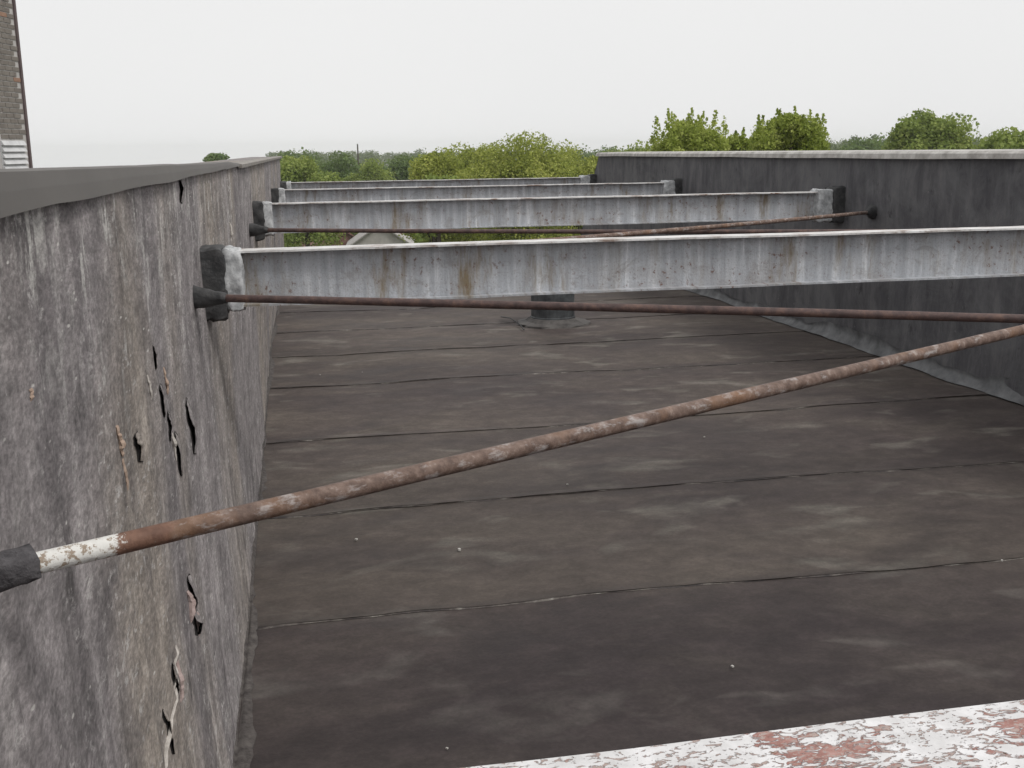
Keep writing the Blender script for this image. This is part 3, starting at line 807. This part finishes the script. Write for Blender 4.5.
for key in ('brick', 'brickred'):
    m_ = bpy.data.meshes.new('brick'); m_.from_pydata(bv, [], [(0, 1, 2, 3), (7, 6, 5, 4), (0, 4, 5, 1), (1, 5, 6, 2), (2, 6, 7, 3), (3, 7, 4, 0)]); m_.update(); m_.materials.append(MAT[key]); bme[key] = m_
rot = Matrix(((-td.x, tn.x, 0, 0), (-td.y, tn.y, 0, 0), (0, 0, 1, 0), (0, 0, 0, 1)))
cnt = 0; restV, restF = [], []
for r_ in range(-14, 60):
    z = .0 + r_ * .0755
    for c_ in range(-1, 17):
        s = .055 + c_ * .213 + (.1065 if r_ % 2 else 0)
        if s < .04 or s + .2 > 3.6: continue
        if .86 < s + .2 and s < 1.80 and z < .86 and z > -1.3 and not (s > 1.75 or s + .2 < .92 or z > .80): continue
        if s + .2 > .15 and s < .85 and z + .058 > -1.0 and z < .21: continue
        near = s < 1.15 and -.05 < z < 2.95
        if near and cnt < 300:
            o = bpy.data.objects.new('brick', bme['brickred' if random.random() < .05 else 'brick']); C.objects.link(o); cnt += 1
            o.parent = tw_; o.matrix_parent_inverse = Matrix.Translation(-Vector(tw_.location))
            o.matrix_basis = Matrix.Translation(Vector(tpt(s, random.uniform(-.003, .003), z))) @ rot
        else:
            b_ = len(restV); restV += [tuple((Matrix.Translation(Vector(tpt(s, random.uniform(-.003, .003), z))) @ rot) @ Vector(p)) for p in bv]
            restF += [tuple(i_ + b_ for i_ in q_) for q_ in [(0, 1, 2, 3), (7, 6, 5, 4), (0, 4, 5, 1), (1, 5, 6, 2), (2, 6, 7, 3), (3, 7, 4, 0)]]
o = mesh_obj('far_brickwork', restV, restF, MAT['brick'], tw_); o['kind'] = 'stuff'

# ------------------------------------------------------------------ trees
def ray(px, py):
    return fw + rt * ((px - 512) / FPX) - up * ((py - 384) / FPX)
def on_ray(px, py, dist):
    d_ = ray(px, py); return d_ * (dist / math.hypot(d_.x, d_.y))

def leaves(pts, nrm, size, spread=.9):
    n = len(pts)
    nn = nrm + rng.normal(0, spread, (n, 3)); nn /= np.linalg.norm(nn, axis=1, keepdims=True)
    a = np.cross(nn, rng.normal(0, 1, (n, 3))); a /= np.linalg.norm(a, axis=1, keepdims=True)
    b = np.cross(nn, a)
    s = size * rng.uniform(.55, 1.35, (n, 1))
    a = a * s * .5; b = b * s * rng.uniform(.35, .6, (n, 1))
    V = np.stack([pts - a, pts + b * .9 - a * .1, pts + a, pts - b * .9 + a * .1], 1).reshape(-1, 3)
    return V, np.arange(n * 4).reshape(n, 4)

def crown_points(c, rx, rz, nl, n, lobe=.42, tips=0.0):
    """leaf points on and in uneven lobes around an ellipsoid"""
    c = np.array(c)
    dirs = rng.normal(0, 1, (nl, 3)); dirs[:, 2] = np.abs(dirs[:, 2]) * 1.1 - .35
    dirs /= np.linalg.norm(dirs, axis=1, keepdims=True)
    rad = rng.uniform(.45, .82, (nl, 1))
    lc = c + dirs * rad * np.array([rx, rx, rz])
    lr = rng.uniform(.65, 1.25, nl) * lobe * min(rx, rz)
    k = rng.integers(0, nl, n)
    d = rng.normal(0, 1, (n, 3)); d /= np.linalg.norm(d, axis=1, keepdims=True)
    d[:, 2] = np.where(rng.random(n) < .4, np.abs(d[:, 2]), d[:, 2])
    r = lr[k][:, None] * (rng.random((n, 1)) ** .35) * rng.uniform(.88, 1.05, (n, 1))
    return lc[k] + d * r, d, lc, lr

def tree(px, ptop, dist, wpx, label, mat, n=9000, leaf=.22, squash=.75, nl=26, group='trees beyond the roof', zbot=None, lobe=.42, extra=None, name='tree'):
    top = on_ray(px, ptop, dist); mpp = math.sqrt(top.x ** 2 + top.y ** 2) / 1090
    rx = wpx * mpp / 2
    gz = ground_z(top.x, top.y)
    rz = max(rx * squash, min((top.z - gz) * .40, rx * 1.05))
    c = (top.x, top.y, top.z - rz * 1.0)
    t = thing(name, label, 'tree', (top.x, top.y, gz), group)
    pts, nr, lc, lr = crown_points(c, rx, rz, nl, n, lobe)
    dz = top.z - np.sort(pts[:, 2])[-max(4, len(pts) // 90)]; pts = pts + np.array([0, 0, dz]); lc = lc + np.array([0, 0, dz]); c = (c[0], c[1], c[2] + dz)
    if dist > 50:                                          # lower boughs down toward the ground
        q2, m2, _, _ = crown_points((c[0], c[1], c[2] - rz * 1.15), rx * 1.12, min(rz * 1.1, (c[2] - gz) * .5), nl, n // 2, lobe)
        pts = np.concatenate([pts, q2]); nr = np.concatenate([nr, m2])
    if extra is not None:
        p2, n2_ = extra((c[0], c[1], top.z), rx); pts = np.concatenate([pts, p2]); nr = np.concatenate([nr, n2_])
    V, F = leaves(pts, nr, leaf)
    mesh_obj('crown', V, F, MAT[mat], t)
    # trunk and limbs
    geo = []
    r0_ = max(.12, (top.z - gz) * .022)
    geo.append(tube([(top.x, top.y, gz - .3), (top.x + .1, top.y, gz + (c[2] - gz) * .5), (c[0], c[1], c[2] + rz * .3)], lambda s: r0_ * (1.15 - .75 * s), 8, .1, 3))
    for q in range(min(9, nl)):
        s0 = random.uniform(.45, .9)
        b0 = Vector((top.x, top.y, gz + (c[2] - gz) * s0)); e = Vector(lc[q])
        geo.append(tube([b0, b0.lerp(e, .5) + Vector((0, 0, -.1 * rz)), e], lambda s: r0_ * (.45 - .36 * s), 6, .1, q))
    mesh_obj('trunk', *join_geo(geo), MAT['bark'], t)
    return t

def sprigs(nsp, h, per):
    """upright leafy shoots standing out of the top of a crown"""
    def fn(c, rx):
        P, N = [], []
        for q in range(nsp):
            a = random.uniform(-1, 1) * rx * .95; b = random.uniform(-1, 1) * rx * .8
            zt = c[2] - (a * a + b * b) / rx * .28 - .1
            hh = h * random.uniform(.4, 1.0); lean = (random.uniform(-.25, .25), random.uniform(-.25, .25))
            for k in range(per):
                s = random.random() ** .8; w_ = h * .16 * (1.1 - s)
                P.append((c[0] + a + lean[0] * hh * s + random.gauss(0, w_), c[1] + b + lean[1] * hh * s + random.gauss(0, w_), zt - .3 * h + hh * s * 1.3))
                N.append((random.gauss(0, 1), random.gauss(0, 1), random.gauss(0, .6)))
        return np.array(P), np.array(N)
    return fn

# near group in the gap between the walls
tree(442, 156, 66, 74, 'rounded yellow-green tree left of the big bright tree', 'yellow', 26000, .14)
tree(478, 149, 74, 84, 'bright yellow-green tree with a tufted top behind the others', 'yellow', 26000, .14)
tree(522, 142.5, 62, 124, 'biggest bright yellow-green tree in the middle of the gap', 'yellow', 44000, .13, .6, 54, lobe=.34)
tree(572, 152, 70, 84, 'yellow-green tree touching the far end of the black wall', 'yellow', 26000, .14)
tree(436, 178, 56, 46, 'low green bush-like tree seen under the second beam', 'mid', 6000, .2)
tree(302, 160, 82, 70, 'light green tree beside the end of the left parapet', 'mid', 18000, .18)
tree(368, 163, 112, 60, 'small pale green tree in front of the utility pole', 'mid', 14000, .18)
tree(340, 158, 120, 80, 'dark bluish-green tree between two lighter trees', 'dark', 15000, .25)
tree(410, 159, 125, 80, 'dark green tree behind the small pale one', 'dark', 15000, .25)
tree(296, 154, 175, 60, 'far dark tree with a ragged tuft over the left parapet end', 'dark', 6000, .45)
tree(598, 152, 130, 80, 'blue-green tree behind the far end of the black wall', 'dark', 15000, .25)
tree(640, 149, 120, 90, 'mid green tree low over the far part of the pale cap', 'mid', 8000, .34)
tree(218, 155, 120, 34, 'small dark treetop poking over the left parapet', 'dark', 5000, .3)
# behind the right wall
tree(692, 127, 27, 92, 'leafy sapling tree with upright shoots over the pale cap', 'sap', 42000, .062, .55, 30, lobe=.30, extra=sprigs(30, .6, 75))
tree(784, 119, 29, 92, 'fuller leafy tree with spiky tips right of the sapling tree', 'sap', 50000, .066, .6, 40, lobe=.30, extra=sprigs(28, .45, 75))
tree(740, 138, 31, 60, 'low thin treetop filling the dip between the two leafy trees', 'sap', 8000, .09, .6, 18, lobe=.34, extra=sprigs(10, .5, 30))
tree(930, 117, 78, 92, 'dark rounded tree standing alone above the right wall', 'mid', 26000, .19, .72, 60, lobe=.34)
tree(1010, 134, 64, 70, 'light green treetop at the right edge of the picture', 'mid', 7000, .24)
tree(870, 141, 150, 70, 'faint distant treetop left of the dark rounded tree', 'dark', 6000, .4)

# distant woodland: one mass
P_, N_ = [], []
for q in range(900):
    az = random.uniform(-.8, 46); r_ = 190 * (random.random() ** .6 * 3.6 + .95)
    x = r_ * math.sin(math.radians(az)); y = r_ * math.cos(math.radians(az))
    gz = ground_z(x, y); h = random.uniform(6.5, 10.5) + min(max(az - 16, 0) / 8, 1) * 3.5; rx = random.uniform(4, 7.5)
    n = int(300 * min(1.8, (420 / r_)))
    pts, nr, _, _ = crown_points((x, y, gz + h * .58), rx, h * .42, 9, n, .5)
    P_.append(pts); N_.append(nr)
P_ = np.concatenate(P_); N_ = np.concatenate(N_)
V, F = leaves(P_, N_, .85)
o = mesh_obj('distant_woodland', V, F, MAT['far']); o['kind'] = 'stuff'
o['label'] = 'hazy green woodland filling the distance to the skyline'; o['category'] = 'woodland'

# ------------------------------------------------------------------ utility poles
def pole(px, ptop, dist, label, arm):
    t_ = on_ray(px, ptop, dist); gz = ground_z(t_.x, t_.y)
    t = thing('utility_pole', label, 'pole', (t_.x, t_.y, gz))
    mesh_obj('pole', *tube([(t_.x, t_.y, gz - .3), (t_.x, t_.y, (gz + t_.z) / 2), tuple(t_)], lambda s: .16 - .07 * s, 8), MAT['pole'], t)
    for z_, l_ in arm:
        mesh_obj('crossarm', *box_geo(t_.x - l_, t_.x + l_, t_.y - .08, t_.y + .08, t_.z - z_ - .1, t_.z - z_ + .1), MAT['pole'], t)
pole(357.5, 144, 150, 'thin dark utility pole rising above the distant trees', [])
pole(857, 135, 290, 'faint far utility pole with a crossarm left of the dark round tree', [(.7, 1.0)])

# ------------------------------------------------------------------ houses glimpsed under the second beam
def house(px, dist, wm, dm, z_eave, z_ridge, wall, roof, label, rotz, win=True):
    c = on_ray(px, 238, dist); gz = ground_z(c.x, c.y)
    t = thing('house', label, 'house', (c.x, c.y, gz))
    ca, sa = math.cos(rotz), math.sin(rotz)
    def W(x, y, z): return (c.x + x * ca - y * sa, c.y + x * sa + y * ca, z)
    h = wm / 2; k = dm / 2
    body = [W(-h, -k, gz - .3), W(h, -k, gz - .3), W(h, k, gz - .3), W(-h, k, gz - .3), W(-h, -k, z_eave), W(h, -k, z_eave), W(h, k, z_eave), W(-h, k, z_eave), W(0, -k, z_ridge), W(0, k, z_ridge)]
    mesh_obj('wall', body, [(0, 1, 5, 8, 4), (2, 3, 7, 9, 6), (1, 2, 6, 5), (3, 0, 4, 7), (4, 8, 9, 7), (8, 5, 6, 9)], MAT[wall], t)
    sl = (z_ridge - z_eave) / h; e = .25; th = .12
    R_ = []
    for s in (-1, 1):
        q = [W(0, -k - e, z_ridge + .02), W(s * (h + e), -k - e, z_eave - sl * e + .02), W(s * (h + e), k + e, z_eave - sl * e + .02), W(0, k + e, z_ridge + .02)]
        q2 = [(p[0], p[1], p[2] + th) for p in q]
        R_.append((q + q2, [(0, 1, 2, 3), (7, 6, 5, 4), (0, 4, 5, 1), (1, 5, 6, 2), (2, 6, 7, 3), (3, 7, 4, 0)]))
    rf = mesh_obj('roof', *join_geo(R_), MAT[roof], t)
    ch = [W(a, b, z) for z in (z_eave, z_ridge + .9) for a, b in ((h * .45, -.3), (h * .45 + .6, -.3), (h * .45 + .6, .3), (h * .45, .3))]
    mesh_obj('chimney', ch, [(3, 2, 1, 0), (4, 5, 6, 7), (0, 1, 5, 4), (1, 2, 6, 5), (2, 3, 7, 6), (3, 0, 4, 7)], MAT['redroof'], rf)
    if win:
        for wx in (h * .18,):
            for zz in (z_eave - .55, z_eave - 3.6):
                if zz < gz + .5: continue
                w_ = mesh_obj('window', *join_geo([([W(wx, -k - .03, zz), W(wx + .8, -k - .03, zz), W(wx + .8, -k - .03, zz + 1.3), W(wx, -k - .03, zz + 1.3), W(wx, -k, zz), W(wx + .8, -k, zz), W(wx + .8, -k, zz + 1.3), W(wx, -k, zz + 1.3)], [(0, 1, 2, 3), (7, 6, 5, 4), (0, 4, 5, 1), (1, 5, 6, 2), (2, 6, 7, 3), (3, 7, 4, 0)])]), MAT['glass'], t)
    return t
house(381, 92, 5.4, 8, -7.75, -5.9, 'stucco', 'pale_roof', 'pale stucco gabled house glimpsed between the two front beams', -.09, False)
house(409, 104, 3.4, 7, -8.9, -7.4, 'stucco', 'slate', 'small pale house just right of the gabled one', -.1, False)
house(328, 100, 6.5, 8, -9.0, -7.0, 'redroof', 'redroof', 'low red-brown house left of the pale gabled one', .35, False)

# ------------------------------------------------------------------ air
v, f = box_geo(-1560, 1560, -1560, 1560, -72, 9)
hz_o = mesh_obj('haze', v, f, bpy.data.materials.new('haze'))
hz_o['kind'] = 'stuff'
hm = hz_o.data.materials[0]; hm.use_nodes = True
hm.node_tree.nodes.clear()
pv = hm.node_tree.nodes.new('ShaderNodeVolumePrincipled')
pv.inputs['Color'].default_value = (.975, .985, 1.0, 1)
pv.inputs['Density'].default_value = 0.00035
om = hm.node_tree.nodes.new('ShaderNodeOutputMaterial')
hm.node_tree.links.new(pv.outputs[0], om.inputs['Volume'])
